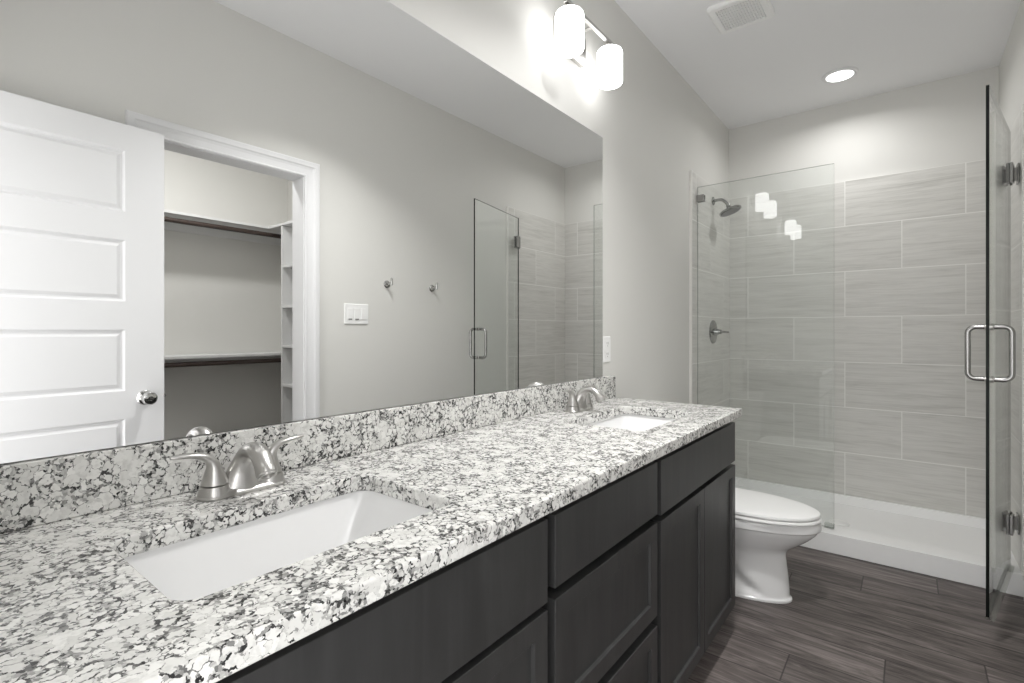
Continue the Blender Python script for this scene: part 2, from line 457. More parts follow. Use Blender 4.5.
for z in (0.20, 1.00, 1.80):
    b = BM(); cyl(b, (DT + 0.004, -0.003, z - 0.045), (DT + 0.004, -0.003, z + 0.045), 0.006, n=12); box(b, DT, DT + 0.002, 0.0, 0.03, z - 0.045, z + 0.045)
    obj('hinge', b, M['dchrome'], d1, local=True)

# ---------------------------------------------------------------- vanity: three cabinet units
XF, XD = 0.512, 0.552                        # face frame front, door front
def front_panel(name, parent, y0, y1, z0, z1, shaker, rail=0.060):
    b = BM()
    fs = box(b, XF, XD, y0, y1, z0, z1)
    if shaker:
        f = fs[5]
        bmesh.ops.recalc_face_normals(b, faces=b.faces)
        bmesh.ops.inset_individual(b, faces=[f], thickness=rail, depth=0.0)
        bmesh.ops.inset_individual(b, faces=[f], thickness=0.0015, depth=-0.009)
    return obj(name, b, M['cab'], parent, bevel=0.0009, seg=1)
def cabinet(name, label, y0, y1, stiles, rails):
    t = thing(name, label, 'cabinet', (0.27, (y0 + y1) / 2, 0), 0, 'vanity cabinets under the granite top')
    b = BM()
    box(b, 0.012, XF - 0.019, y0, y0 + 0.016, 0.09, 0.842); box(b, 0.012, XF - 0.019, y1 - 0.016, y1, 0.09, 0.842)
    box(b, 0.004, 0.012, y0, y1, 0.09, 0.842); box(b, 0.012, XF - 0.019, y0 + 0.016, y1 - 0.016, 0.09, 0.106)
    obj('carcass', b, M['cab'], t)
    b = BM()
    box(b, XF - 0.019, XF, y0, y0 + stiles, 0.09, 0.842); box(b, XF - 0.019, XF, y1 - stiles, y1, 0.09, 0.842)
    for z0, z1 in rails: box(b, XF - 0.019, XF, y0 + stiles, y1 - stiles, z0, z1)
    obj('face_frame', b, M['cab'], t)
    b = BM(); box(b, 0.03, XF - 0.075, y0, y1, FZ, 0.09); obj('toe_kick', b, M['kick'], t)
    return t
c = cabinet('sink_cabinet', 'charcoal sink cabinet nearest the entry, wide false drawer front over two doors', 0.02, 0.8125, 0.03, [(0.09, 0.13), (0.63, 0.69), (0.80, 0.842)])
front_panel('false_front', c, 0.034, 0.800, 0.663, 0.823, False)
front_panel('door', c, 0.034, 0.4155, 0.100, 0.649, True); front_panel('door', c, 0.4185, 0.800, 0.100, 0.649, True)
c = cabinet('drawer_cabinet', 'charcoal three drawer cabinet in the middle between the two sink cabinets', 0.8125, 1.3485, 0.03, [(0.09, 0.13), (0.37, 0.41), (0.645, 0.69), (0.80, 0.842)])
front_panel('drawer', c, 0.826, 1.336, 0.679, 0.823, False)
front_panel('drawer', c, 0.826, 1.336, 0.402, 0.657, True); front_panel('drawer', c, 0.826, 1.336, 0.100, 0.374, True)
c = cabinet('sink_cabinet.001', 'charcoal sink cabinet beside the toilet, narrow false front over two shaker doors', 1.3485, 2.130, 0.03, [(0.09, 0.13), (0.63, 0.69), (0.80, 0.842)])
front_panel('false_front', c, 1.361, 2.124, 0.668, 0.821, False)
front_panel('door', c, 1.361, 1.7415, 0.094, 0.652, True); front_panel('door', c, 1.7445, 2.127, 0.094, 0.652, True)

# granite top with two cut-outs, backsplash
ZC, CT, CYE = 0.876, 0.032, 2.147
SINKS = [(0.179, 0.455, 0.212, 0.652), (0.179, 0.455, 1.460, 1.915)]
b = BM()
def ring_edges(pts):
    vs = [b.verts.new(p) for p in pts]
    return [b.edges.new((vs[i], vs[(i + 1) % len(vs)])) for i in range(len(vs))]
eds = ring_edges([(0.001, Y0 + 0.002, ZC), (0.574, Y0 + 0.002, ZC), (0.574, CYE, ZC), (0.001, CYE, ZC)])
for s in SINKS: eds += ring_edges(rrect(*s, 0.032, ZC, 8))
bmesh.ops.triangle_fill(b, edges=eds, use_beauty=True, normal=(0, 0, 1))
r = bmesh.ops.extrude_face_region(b, geom=b.faces[:])
for v in r['geom']:
    if isinstance(v, bmesh.types.BMVert): v.co.z -= CT
ct = tag(obj('countertop', b, M['granite'], bevel=0.004, seg=3), 'speckled white and black granite vanity top with two sink cut-outs', 'countertop')
b = BM(); box(b, 0.001, 0.021, Y0 + 0.002, CYE, ZC + 0.0005, ZC + 0.102)
tag(obj('backsplash', b, M['granite'], bevel=0.002), 'low speckled granite backsplash strip under the mirror', 'backsplash')

# undermount sinks
def sink(label, s):
    x0, x1, y0, y1 = s; e = 0.006
    cx, cy = (x0 + x1) / 2, (y0 + y1) / 2
    t = thing('sink', label, 'sink', (cx, cy, ZC - CT - 0.135), 0, 'undermount basins in the granite top')
    zt = ZC - CT - 0.0008
    L = [(0.030, 0.030, -0.030, 0, zt, 0.05), (0.030, 0.030, 0, 0, zt - 0.012, 0.05), (0.014, 0.014, 0, 0, zt - 0.016, 0.045)]
    prof = []
    # outside, then lip, then inside down to the drain: (inset in y, inset in x, z, corner radius)
    out = [(0.070, 0.030, zt - 0.150, 0.03), (0.012, -0.006, zt - 0.120, 0.04), (-0.016, -0.016, zt - 0.030, 0.04), (-0.018, -0.018, zt - 0.014, 0.045), (-0.032, -0.032, zt - 0.012, 0.05), (-0.032, -0.032, zt, 0.05)]
    ins = [(-e, -e, zt, 0.036), (-e + 0.001, -e + 0.0005, zt - 0.006, 0.036), (0.006, 0.000, zt - 0.022, 0.036), (0.058, 0.012, zt - 0.116, 0.036), (0.064, 0.016, zt - 0.124, 0.036),
           (0.074, 0.026, zt - 0.130, 0.034), (0.094, 0.044, zt - 0.134, 0.030)]
    rings = [rrect(x0 + ix, x1 - ix, y0 + iy, y1 - iy, r, z, 8) for iy, ix, z, r in out + ins]
    b = BM(); loft(b, rings, True, False)
    last = rings[-1]; n = len(last)
    dr = [(cx - 0.03 + 0.024 * math.cos(a), cy + 0.024 * math.sin(a), zt - 0.1385) for a in
          [math.atan2(p[1] - cy, p[0] - (cx - 0.03)) for p in last]]
    b.verts.ensure_lookup_table(); vs = list(b.verts)[-n:]
    dv = [b.verts.new(p) for p in dr]
    for i in range(n): b.faces.new((vs[i], vs[(i + 1) % n], dv[(i + 1) % n], dv[i]))
    b.faces.new(dv)
    obj('basin', b, M['basin'], t, smooth=True, ang=55)
    b = BM(); lathe(b, [(0.0, 0), (0.030, 0), (0.031, 0.002), (0.024, 0.0035), (0.020, 0.0015), (0.019, 0.004), (0.010, 0.006), (0, 0.0065)], (cx - 0.03, cy, zt - 0.1383), (0, 0, 1), 28)
    obj('drain', b, M['nickel'], t, smooth=True)
    return t
sink('white rectangular undermount basin nearest the entry, large in front', SINKS[0])
sink('white rectangular undermount basin at the toilet end, farther back', SINKS[1])

# centerset faucet
def faucet(label, loc):
    t = thing('faucet', label, 'faucet', loc, 0, 'brushed nickel centerset faucets')
    b = BM()
    def stad(z, hw, hl, n=20):
        p = []
        for s in (1, -1):
            for i in range(n + 1):
                a = (0 if s > 0 else PI) + PI * i / n
                p.append((hw * math.cos(a), s * (hl - hw) + hw * math.sin(a), z))
        return p
    loft(b, [stad(0.0, 0.0285, 0.080), stad(0.003, 0.0290, 0.0805), stad(0.007, 0.0270, 0.078), stad(0.012, 0.022, 0.070), stad(0.0135, 0.015, 0.06)])
    for s in (-1, 1):
        lathe(b, [(0.0285, 0.001), (0.0275, 0.006), (0.0240, 0.022), (0.0215, 0.0235), (0.0, 0.0235)], (0, s * 0.051, 0), (0, 0, 1), 32)
    obj('base', b, M['nickel'], t, smooth=True, local=True)
    pth = smooth_path([(0.000, 0.0005, 0.046, 0.0275), (0.000, 0.020, 0.040, 0.0250), (0.003, 0.043, 0.0295, 0.0205), (0.011, 0.064, 0.0205, 0.0165), (0.026, 0.0795, 0.0180, 0.0135),
                       (0.047, 0.0855, 0.0185, 0.0130), (0.067, 0.0795, 0.0182, 0.0130), (0.082, 0.0655, 0.0180, 0.0140), (0.0905, 0.0530, 0.0180, 0.0155)], 6)
    b = BM(); tube(b, [(x, 0, z) for x, z, _, _ in pth], [(ry, rn) for _, _, ry, rn in pth], 28, up=(0, 1, 0))
    sp = obj('spout', b, M['nickel'], t, smooth=True, local=True, ang=60)
    b = BM()
    d = Vector((0.0085, 0, -0.0125)).normalized(); e = Vector((0.0905, 0, 0.0530))
    lathe(b, [(0.0, -0.004), (0.0178, -0.004), (0.0184, 0.0), (0.0184, 0.007), (0.0165, 0.0085), (0.0165, 0.012), (0.012, 0.011), (0.0115, 0.008), (0, 0.008)], e, d, 28)
    obj('aerator', b, M['nickel'], sp, smooth=True, local=True)
    for s in (-1, 1):
        pth = smooth_path([(0.051, 0.0245, 0.0225, 0.0225), (0.051, 0.030, 0.0215, 0.0215), (0.0515, 0.044, 0.0165, 0.0168), (0.0535, 0.059, 0.0115, 0.0125), (0.060, 0.0705, 0.0085, 0.0105),
                           (0.072, 0.0785, 0.0065, 0.0100), (0.090, 0.0830, 0.0050, 0.0092), (0.110, 0.0845, 0.0040, 0.0078), (0.122, 0.0845, 0.0028, 0.0045)], 5)
        b = BM(); tube(b, [(0, s * y, z) for y, z, _, _ in pth], [(rx, rn) for _, _, rn, rx in pth], 24, up=(1, 0, 0))
        obj('handle', b, M['nickel'], t, smooth=True, local=True, ang=60)
    return t
f1 = faucet('brushed nickel two handle faucet behind the front basin', (0.088, 0.443, ZC + 0.0003))
dup(f1, (0.088, 1.705, ZC + 0.0003), 'brushed nickel two handle faucet behind the basin at the toilet end')

# mirror
b = BM(); fs = box(b, 0.0015, 0.010, Y0 + 0.012, 2.040, ZC + 0.104, 2.056, 1); fs[5].material_index = 0
tag(obj('mirror', b, [M['mirror'], M['mirror_edge']]), 'large frameless wall mirror above the granite vanity', 'mirror')

# vanity lights
def vanity_light(label, yc):
    t = thing('vanity_light', label, 'wall light', (0, yc, 2.362), 0, 'two shade vanity lights over the mirror')
    b = BM(); loft(b, [[(x, p[0], p[1]) for p in rrect(-0.11 + i, 0.11 - i, -0.062 + i, 0.062 - i, 0.012)] for x, i in ((0.0005, 0), (0.018, 0), (0.022, 0.004))])
    obj('back_plate', b, M['nickel'], t, smooth=True, local=True)
    b = BM(); tube(b, [(0.02, 0.02, 0.036), (0.06, 0.02, 0.036), (0.100, 0.02, 0.036)], 0.0065, 12); obj('arm', b, M['nickel'], t, smooth=True, local=True)
    b = BM(); box(b, 0.097, 0.113, -0.190, 0.225, 0.029, 0.043); obj('bar', b, M['nickel'], t, local=True, bevel=0.002)
    for y in (-0.160, 0.160):
        b = BM(); lathe(b, [(0.008, 0.031), (0.008, 0.024), (0.020, 0.022), (0.022, 0.019), (0.022, -0.002), (0.0, -0.002)], (0.105, y, 0), (0, 0, 1), 24)
        so = obj('socket', b, M['nickel'], t, smooth=True, local=True)
        R = 0.054
        pr = [(0.0, 0.007), (R - 0.020, 0.007)] + [(R - 0.020 + 0.020 * math.sin(a), -0.013 + 0.020 * math.cos(a)) for a in (0.4, 0.8, 1.2, PI / 2)]
        pr += [(R - 0.012 + 0.012 * math.cos(a), -0.130 - 0.012 * math.sin(a)) for a in (0, 0.4, 0.8, 1.2, PI / 2)] + [(R - 0.02, -0.142), (0.0, -0.142)]
        b = BM(); lathe(b, pr, (0.105, y, 0), (0, 0, 1), 36)
        obj('lamp_shade', b, M['shade'], t, smooth=True, local=True)
    return t
v1 = vanity_light('nickel wall light with two white shades, above the far end of mirror', 1.763)
dup(v1, (0, 0.430, 2.362), 'nickel wall light with two white shades, reflected farther back in the shower glass')

# outlet by the mirror edge
t = thing('outlet', 'white outlet plate on the wall at the mirror edge', 'outlet', (0, 2.092, 1.10))
b = BM(); loft(b, [[(x, 2.092 + p[0], 1.10 + p[1]) for p in rrect(-0.036 + i, 0.036 - i, -0.059 + i, 0.059 - i, 0.004)] for x, i in ((0.0, 0), (0.003, 0), (0.006, 0.003))])
obj('plate', b, M['plastic'], t)
for dz in (0.024, -0.024):
    b = BM(); box(b, 0.005, 0.0075, 2.092 - 0.016, 2.092 + 0.016, 1.10 + dz - 0.015, 1.10 + dz + 0.015); so = obj('socket', b, M['plastic'], t, bevel=0.001)
    b = BM()
    for dy in (-0.006, 0.006): box(b, 0.0074, 0.0078, 2.092 + dy - 0.001, 2.092 + dy + 0.001, 1.10 + dz - 0.001, 1.10 + dz + 0.009)
    cyl(b, (0.0074, 2.092, 1.10 + dz - 0.008), (0.0078, 2.092, 1.10 + dz - 0.008), 0.0022, n=10); obj('slots', b, M['dark'], so)

# light switch and robe hooks on the right wall (seen in the mirror)
yc, zc = 1.789, 1.286
t = thing('light_switch', 'white three gang light switch plate beside closet casing', 'switch', (W, yc, zc))
b = BM(); loft(b, [[(W - x, yc + p[0], zc + p[1]) for p in rrect(-0.083 + i, 0.083 - i, -0.060 + i, 0.060 - i, 0.005)] for x, i in ((0.0, 0), (0.003, 0), (0.006, 0.003))])
obj('plate', b, M['plastic'], t)
for i, dy in enumerate((-0.046, 0.0, 0.046)):
    b = BM(); box(b, W - 0.009, W - 0.005, yc + dy - 0.0165, yc + dy + 0.0165, zc - 0.033, zc + 0.033); ro = obj('rocker', b, M['plastic'], t, bevel=0.0015)
    if i < 2:
        b = BM(); box(b, W - 0.0096, W - 0.0088, yc + dy - 0.012, yc + dy + 0.012, zc - 0.033, zc - 0.028); obj('indicator_slot', b, M['dark'], ro)
def hook(label, y, z):
    t = thing('robe_hook', label, 'hook', (W, y, z), 0, 'robe hooks beside the light switch')
    b = BM(); lathe(b, [(0.0, 0), (0.024, 0), (0.024, 0.005), (0.020, 0.010), (0.010, 0.012), (0, 0.012)], (0, 0, 0), (-1, 0, 0), 28)
    obj('base', b, M['chrome'], t, smooth=True, local=True)
    b = BM(); cyl(b, (-0.010, 0, 0), (-0.048, 0, 0.010), 0.0065, 0.006, 16); obj('post', b, M['chrome'], t, smooth=True, local=True)
    b = BM(); lathe(b, [(0, 0), (0.006, 0.002), (0.0075, 0.008), (0.0075, 0.040), (0.006, 0.046), (0, 0.048)], (-0.050, 0, -0.010), (0, 0, 1), 16)
    obj('peg', b, M['chrome'], t, smooth=True, local=True)
    return t
h = hook('chrome robe hook on the wall nearer to the light switch', 2.012, 1.480)
dup(h, (W, 2.395, 1.480), 'chrome robe hook on the wall nearer to the shower door')

# ---------------------------------------------------------------- ceiling fixtures
t = thing('exhaust_fan', 'square white ceiling exhaust fan grille with rounded corners', 'vent', (0.45, 2.630, H))
b = BM()
hs = 0.130
ro = rrect(-hs, hs, -hs, hs, 0.025); 
def at(p, dz): return (0.45 + p[0], 2.630 + p[1], H + dz)
def rr(i, r, dz): return [at(p, dz) for p in rrect(-hs + i, hs - i, -hs + i, hs - i, r)]
loft(b, [rr(0, 0.025, -0.0005), rr(0, 0.025, -0.010), rr(0.010, 0.020, -0.017), rr(0.030, 0.010, -0.017), rr(0.030, 0.010, -0.0005)], False, False)
obj('frame', b, M['plastic'], t, smooth=True, ang=30)
b = BM()
for i in range(17):
    q = -0.098 + i * 0.01225
    box(b, 0.45 + q - 0.0035, 0.45 + q + 0.0035, 2.63 - 0.101, 2.63 + 0.101, H - 0.016, H - 0.011)
for i in range(9):
    q = -0.098 + i * 0.0245
    box(b, 0.45 - 0.101, 0.45 + 0.101, 2.63 + q - 0.003, 2.63 + q + 0.003, H - 0.0158, H - 0.010)
obj('grille', b, M['plastic'], t)
b = BM(); box(b, 0.45 - 0.1, 0.45 + 0.1, 2.63 - 0.1, 2.63 + 0.1, H - 0.004, H - 0.001); obj('shroud', b, m_plain('grey_fan_cavity', (0.72, 0.72, 0.72), 0.8), t)

def downlight(name, label, x, y, watts, R=0.094, spread=125):
    t = thing(name, label, 'ceiling light', (x, y, H))
    b = BM(); lathe(b, [(R - 0.030, -0.001), (R, -0.001), (R, -0.005), (R - 0.006, -0.011), (R - 0.018, -0.013), (R - 0.024, -0.009), (R - 0.030, -0.008)], (x, y, H), (0, 0, 1), 48)
    obj('trim_ring', b, M['white'], t, smooth=True)
    b = BM(); lathe(b, [(0, -0.0115), (R - 0.035, -0.0115), (R - 0.024, -0.0095), (R - 0.024, -0.002), (0, -0.002)], (x, y, H), (0, 0, 1), 40)
    obj('lens', b, M['lens'], t, smooth=True)
    ld = bpy.data.lights.new(name + '_lamp', 'AREA'); ld.shape = 'DISK'; ld.size = 2 * (R - 0.030); ld.energy = watts
    ld.spread = math.radians(spread); ld.color = (1.0, 0.993, 0.98)
    lo = bpy.data.objects.new('lamp', ld); C.objects.link(lo); lo.parent = t; lo.location = (0, 0, -0.0135)
    return t
downlight('recessed_light', 'round lit recessed light in the ceiling over the shower', 0.765, 3.650, CAN_E, spread=158)
downlight('fill_light', 'added round fill light in the ceiling opposite the closet doorway', 0.74, 1.43, FILL_E, 0.11, 112)  # added downlight, kept out of view, to brighten the middle of the room
downlight('closet_light', 'unseen round ceiling light added inside the closet', 2.10, 1.10, CLOSET_E, 0.13, 170)  # lamp out of view, added to light the closet

# ---------------------------------------------------------------- toilet
TY = 2.55
t = thing('toilet', 'white elongated toilet with closed lid between vanity and shower', 'toilet', (0.42, TY, 0))
def egg(z, xb, xf, hw, n=64, xm=None, sq=2.0):
    xm = xb + (xf - xb) * 0.45 if xm is None else xm
    out = []
    for i in range(n):
        a = 2 * PI * i / n; c, s = math.cos(a), math.sin(a)
        e = 2.0 if c >= 0 else sq
        x = xm + ((xf - xm) if c >= 0 else (xm - xb)) * math.copysign(abs(c) ** (2 / e), c)
        out.append((x, TY + hw * math.copysign(abs(s) ** (2 / e), s), z))
    return out
def sstep(a, b_, v):
    q = min(1, max(0, (v - a) / (b_ - a))); return q * q * (3 - 2 * q)
keys = [(0.000, 0.15, 0.684, 0.117), (0.010, 0.15, 0.684, 0.117), (0.018, 0.152, 0.676, 0.111), (0.05, 0.155, 0.674, 0.108), (0.12, 0.15, 0.668, 0.103), (0.17, 0.14, 0.662, 0.103), (0.205, 0.13, 0.660, 0.108),
        (0.228, 0.12, 0.672, 0.120), (0.250, 0.10, 0.700, 0.138), (0.280, 0.08, 0.740, 0.157), (0.315, 0.06, 0.776, 0.172), (0.332, 0.05, 0.786, 0.177), (0.336, 0.05, 0.793, 0.184), (0.342, 0.05, 0.797, 0.186), (0.366, 0.05, 0.797, 0.186), (0.374, 0.052, 0.792, 0.181)]
kk = smooth_path(keys, 4)
rings = []
for z, xb, xf, hw in kk:
    r = egg(z, xb, xf, hw, 96, sq=3.2)
    o = []
    for x, y, zz in r:
        # the pedestal hollows behind a diagonal running from the foot up toward the tank
        lim = 0.600 - 1.15 * zz
        k1 = sstep(lim + 0.03, lim - 0.03, x) * sstep(0.015, 0.05, zz) * sstep(0.215, 0.17, zz)
        k2 = sstep(lim - 0.06, lim - 0.15, x)
        yy = TY + (y - TY) * (1 - 0.26 * k1 + 0.16 * k1 * k2)
        o.append((x, yy, zz))
    rings.append(o)
b = BM(); loft(b, rings); obj('bowl', b, M['porcelain'], t, smooth=True, ang=50)
def slab(name, z0, z1, xb, xf, hw, edge, mat, parent, dome=0.0):
    b = BM(); rs = [egg(z0, xb + edge, xf - edge, hw - edge, sq=3), egg(z0 + edge * 0.6, xb, xf, hw, sq=3), egg(z1 - edge, xb, xf, hw, sq=3), egg(z1 - edge * 0.3, xb + edge * 0.4, xf - edge * 0.4, hw - edge * 0.4, sq=3), egg(z1, xb + edge * 1.3, xf - edge * 1.3, hw - edge * 1.3, sq=3)]
    if dome: rs += [egg(z1 + dome * 0.7, xb + 0.06, xf - 0.06, hw - 0.05, sq=2.6), egg(z1 + dome, xb + 0.14, xf - 0.16, hw - 0.12, sq=2.3)]
    loft(b, rs); return obj(name, b, mat, parent, smooth=True, ang=40)
slab('seat', 0.3785, 0.392, 0.235, 0.798, 0.184, 0.005, M['plastic'], t)
slab('lid', 0.3965, 0.412, 0.225, 0.793, 0.181, 0.005, M['plastic'], t, 0.004)
for dy in (-0.07, 0.07):
    b = BM(); cyl(b, (0.228, TY + dy - 0.02, 0.392), (0.228, TY + dy + 0.02, 0.392), 0.012, n=16); obj('seat_hinge', b, M['plastic'], t, smooth=True)
b = BM()
rs = []
for z, i in ((0.376, 0.03), (0.39, 0.012), (0.45, 0.006), (0.70, 0.0), (0.705, 0.0)):
    rs.append([(p[0], p[1], z) for p in rrect(0.02, 0.205 - i, TY - 0.215 + i, TY + 0.215 - i, 0.035, 0, 8)])
loft(b, rs); obj('tank', b, M['porcelain'], t, smooth=True)
b = BM(); loft(b, [[(p[0], p[1], z) for p in rrect(0.012 + i, 0.215 - i, TY - 0.225 + i, TY + 0.225 - i, 0.038, 0, 8)] for z, i in ((0.706, 0.004), (0.712, 0), (0.728, 0), (0.736, 0.006), (0.739, 0.02))])
obj('tank_lid', b, M['porcelain'], t, smooth=True)
b = BM(); cyl(b, (0.203, TY - 0.15, 0.65), (0.222, TY - 0.15, 0.65), 0.011, n=16); tube(b, [(0.218, TY - 0.15, 0.65), (0.224, TY - 0.11, 0.645), (0.222, TY - 0.07, 0.64)], [0.006, 0.006, 0.007], 10)
obj('flush_lever', b, M['chrome'], t, smooth=True)
t.location.z = FZ

# ---------------------------------------------------------------- shower
# pan: curb in front, low lip on the other three sides, sloping floor
YP0, YG = 3.235, 3.330
t = thing('shower_pan', 'white acrylic shower pan with raised front curb', 'shower pan', (W / 2, 3.64, 0))
b = BM()
x0, x1, y0, y1 = 0.001, W - 0.001, YP0, YB - 0.001
def rect(ix0, ix1, iy0, iy1, z): return [(x0 + ix0, y0 + iy0, z), (x1 - ix1, y0 + iy0, z), (x1 - ix1, y1 - iy1, z), (x0 + ix0, y1 - iy1, z)]
fr = [rect(0, 0, 0, 0, 0.0005), rect(0, 0, 0, 0, 0.105)]
loft(b, fr, True, False)
# top ring: front curb high, back lip low -> build explicit lip verts
zc_, zl, zf = 0.105, 0.096, 0.040
def v(x, y, z): return b.verts.new((x, y, z))
b.verts.ensure_lookup_table()
A = list(b.verts)[4:8]                                   # outer top, front-left, front-right, back-right, back-left
A[2].co.z = zl; A[3].co.z = zl
cw = 0.165
B0, B1 = v(x0, y0 + cw - 0.02, zc_), v(x1, y0 + cw - 0.02, zc_)
C0, C1 = v(x0 + 0.030, y0 + cw, 0.099), v(x1 - 0.030, y0 + cw, 0.099)
D0, D1 = v(x0 + 0.030, y1 - 0.030, zl), v(x1 - 0.030, y1 - 0.030, zl)
E0, E1, E2, E3 = v(x0 + 0.055, y0 + cw + 0.03, zf + 0.004), v(x1 - 0.055, y0 + cw + 0.03, zf + 0.004), v(x1 - 0.055, y1 - 0.052, zf + 0.004), v(x0 + 0.055, y1 - 0.052, zf + 0.004)
G = v(W / 2, 3.68, zf - 0.012)
for f in ((A[0], A[1], B1, B0), (B0, B1, C1, C0), (A[1], A[2], B1), (A[0], B0, A[3]), (B1, A[2], D1, C1), (A[3], B0, C0, D0), (A[2], A[3], D0, D1),
          (C0, C1, E1, E0), (C1, D1, E2, E1), (D1, D0, E3, E2), (D0, C0, E0, E3), (E0, E1, G), (E1, E2, G), (E2, E3, G), (E3, E0, G)):
    b.faces.new(f)
obj('pan_body', b, M['acrylic'], t, bevel=0.006, seg=3, smooth=True, ang=30)
b = BM(); lathe(b, [(0, 0), (0.055, 0), (0.055, 0.003), (0.050, 0.004), (0, 0.0045)], (W / 2, 3.68, zf - 0.0095), (0, 0, 1), 32); obj('drain', b, M['plastic'], t, smooth=True)
t.location.z = FZ

# fixed glass panel with clips
GZ0, GZ1, GT = 0.088, 2.122, 0.010
XG0, XG1 = TT + 0.003, 0.767
t = thing('glass_panel', 'fixed clear glass panel standing on the shower curb', 'glass panel', ((XG0 + XG1) / 2, YG, 0.1))
b = BM(); fs = box(b, XG0, XG1, YG - GT / 2, YG + GT / 2, GZ0 - 0.005, GZ1, 1)
fs[2].material_index = 0; fs[3].material_index = 0
obj('pane', b, [M['glass'], M['edge_pale']], t)
for z in (2.045, 0.30):
    b = BM()
    box(b, TT + 0.0002, TT + 0.047, YG - 0.020, YG - GT / 2, z - 0.022, z + 0.022); box(b, TT + 0.0002, TT + 0.047, YG + GT / 2, YG + 0.020, z - 0.022, z + 0.022)
    obj('clip', b, M['dchrome'], t, bevel=0.003)
b = BM(); box(b, XG1 - 0.045, XG1 + 0.002, YG - 0.014, YG - GT / 2, 0.0803, 0.104); box(b, XG1 - 0.045, XG1 + 0.002, YG + GT / 2, YG + 0.014, 0.0803, 0.104)
obj('foot_clip', b, M['vinyl'], t)

# hinged glass door, swung open into the room
HX, HY = 1.470, YG
ang = math.atan2(2.631 - HY, 1.331 - HX)          # direction from the hinge to the free edge
t = thing('shower_door', 'clear frameless glass shower door swung open toward the room', 'shower door', (HX, HY, 0), ang)
DL = 0.713
b = BM(); fs = box(b, 0.012, DL, -GT / 2, GT / 2, 0.093, GZ1 - 0.001, 1)
fs[2].material_index = 0; fs[3].material_index = 0
obj('pane', b, [M['glass'], M['edge_dark']], t, local=True)
for z in (1.922, 0.281):
    b = BM()
    for s in (-1, 1): box(b, 0.004, 0.062, s * (GT / 2 + 0.0003) if s > 0 else -GT / 2 - 0.012, GT / 2 + 0.012 if s > 0 else -GT / 2 - 0.0003, z - 0.045, z + 0.045)
    hg = obj('hinge', b, M['dchrome'], t, local=True, bevel=0.002)
    b = BM(); cyl(b, (0.0, 0.0, z - 0.050), (0.0, 0.0, z + 0.050), 0.0095, n=16); obj('hinge_barrel', b, M['dchrome'], hg, smooth=True, local=True)
    # wall leaf in world axes
    b = BM(); box(b, HX + 0.004, W - TT - 0.0005, HY - 0.010, HY + 0.010, z - 0.030, z + 0.030); box(b, W - TT - 0.007, W - TT - 0.0005, HY - 0.028, HY + 0.028, z - 0.045, z + 0.045)
    obj('wall_leaf', b, M['dchrome'], hg, bevel=0.0015)
hx, zc2, hh, dep, rr_ = DL - 0.050, 1.098, 0.1015, 0.058, 0.0095
for s in (-1, 1):
    P = []
    R = 0.024
    o = s * GT / 2
    P.append((hx, o, zc2 - hh))
    for i in range(7):
        a = PI / 2 * i / 6
        P.append((hx, o + s * (dep - R + R * math.sin(a)), zc2 - hh + R - R * math.cos(a)))
    for i in range(7):
        a = PI / 2 * i / 6
        P.append((hx, o + s * (dep - R + R * math.cos(a)), zc2 + hh - R + R * math.sin(a)))
    P.append((hx, o, zc2 + hh))
    b = BM(); tube(b, P, rr_, 18, up=(1, 0, 0)); hd = obj('pull_handle', b, M['dchrome'], t, smooth=True, local=True, ang=60)
    for z in (zc2 - hh, zc2 + hh):
        b = BM(); lathe(b, [(0, 0), (0.0135, 0), (0.0135, 0.006), (0.011, 0.008), (0, 0.008)], (hx, o + s * 0.0004, z), (0, s, 0), 20); obj('washer', b, M['nickel'], hd, smooth=True, local=True)
b = BM(); box(b, 0.015, DL - 0.001, -0.0075, 0.0075, 0.083, 0.0925); box(b, 0.015, DL - 0.001, 0.0075, 0.020, 0.081, 0.084)
obj('door_sweep', b, M['vinyl'], t, local=True)

# shower head and valve
yS = 3.662
t = thing('showerhead', 'chrome shower head on a bent arm from the tiled side wall', 'shower head', (TT, yS, 2.100))
b = BM(); lathe(b, [(0, 0), (0.030, 0), (0.029, 0.006), (0.018, 0.012), (0.011, 0.014), (0, 0.014)], (TT + 0.0005, yS, 2.100), (1, 0, 0), 28); obj('flange', b, M['fchrome'], t, smooth=True)
b = BM(); tube(b, smooth_path([(TT + 0.01, yS, 2.100), (TT + 0.045, yS, 2.102), (TT + 0.070, yS, 2.094), (TT + 0.090, yS, 2.074), (TT + 0.104, yS, 2.052)], 5), 0.0105, 16); obj('arm', b, M['fchrome'], t, smooth=True, ang=60)
ax = Vector((math.sin(math.radians(20)), 0, -math.cos(math.radians(20))))
o = Vector((TT + 0.102, yS, 2.056))
b = BM(); lathe(b, [(0, 0), (0.014, 0), (0.016, 0.008), (0.013, 0.014), (0.022, 0.020), (0.046, 0.030), (0.070, 0.038), (0.074, 0.042), (0.073, 0.050), (0.066, 0.052)], o, ax, 40)
hd = obj('head', b, M['fchrome'], t, smooth=True, ang=45)
b = BM(); lathe(b, [(0, 0.0525), (0.066, 0.0525), (0.064, 0.0545), (0, 0.0555)], o, ax, 36); u_, v_, d_ = basis(ax)
for rr2, n in ((0.055, 20), (0.040, 14), (0.025, 9)):
    for i in range(n):
        p = o + ax * 0.054 + (u_ * math.cos(2 * PI * i / n) + v_ * math.sin(2 * PI * i / n)) * rr2
        cyl(b, p, p + ax * 0.003, 0.002, 0.0015, 6)
obj('spray_face', b, m_plain('grey_spray_face', (0.25, 0.25, 0.25), 0.4), hd, smooth=True)
t = thing('shower_valve', 'round chrome shower valve plate with lever on tiled side wall', 'shower valve', (TT, yS, 1.180))
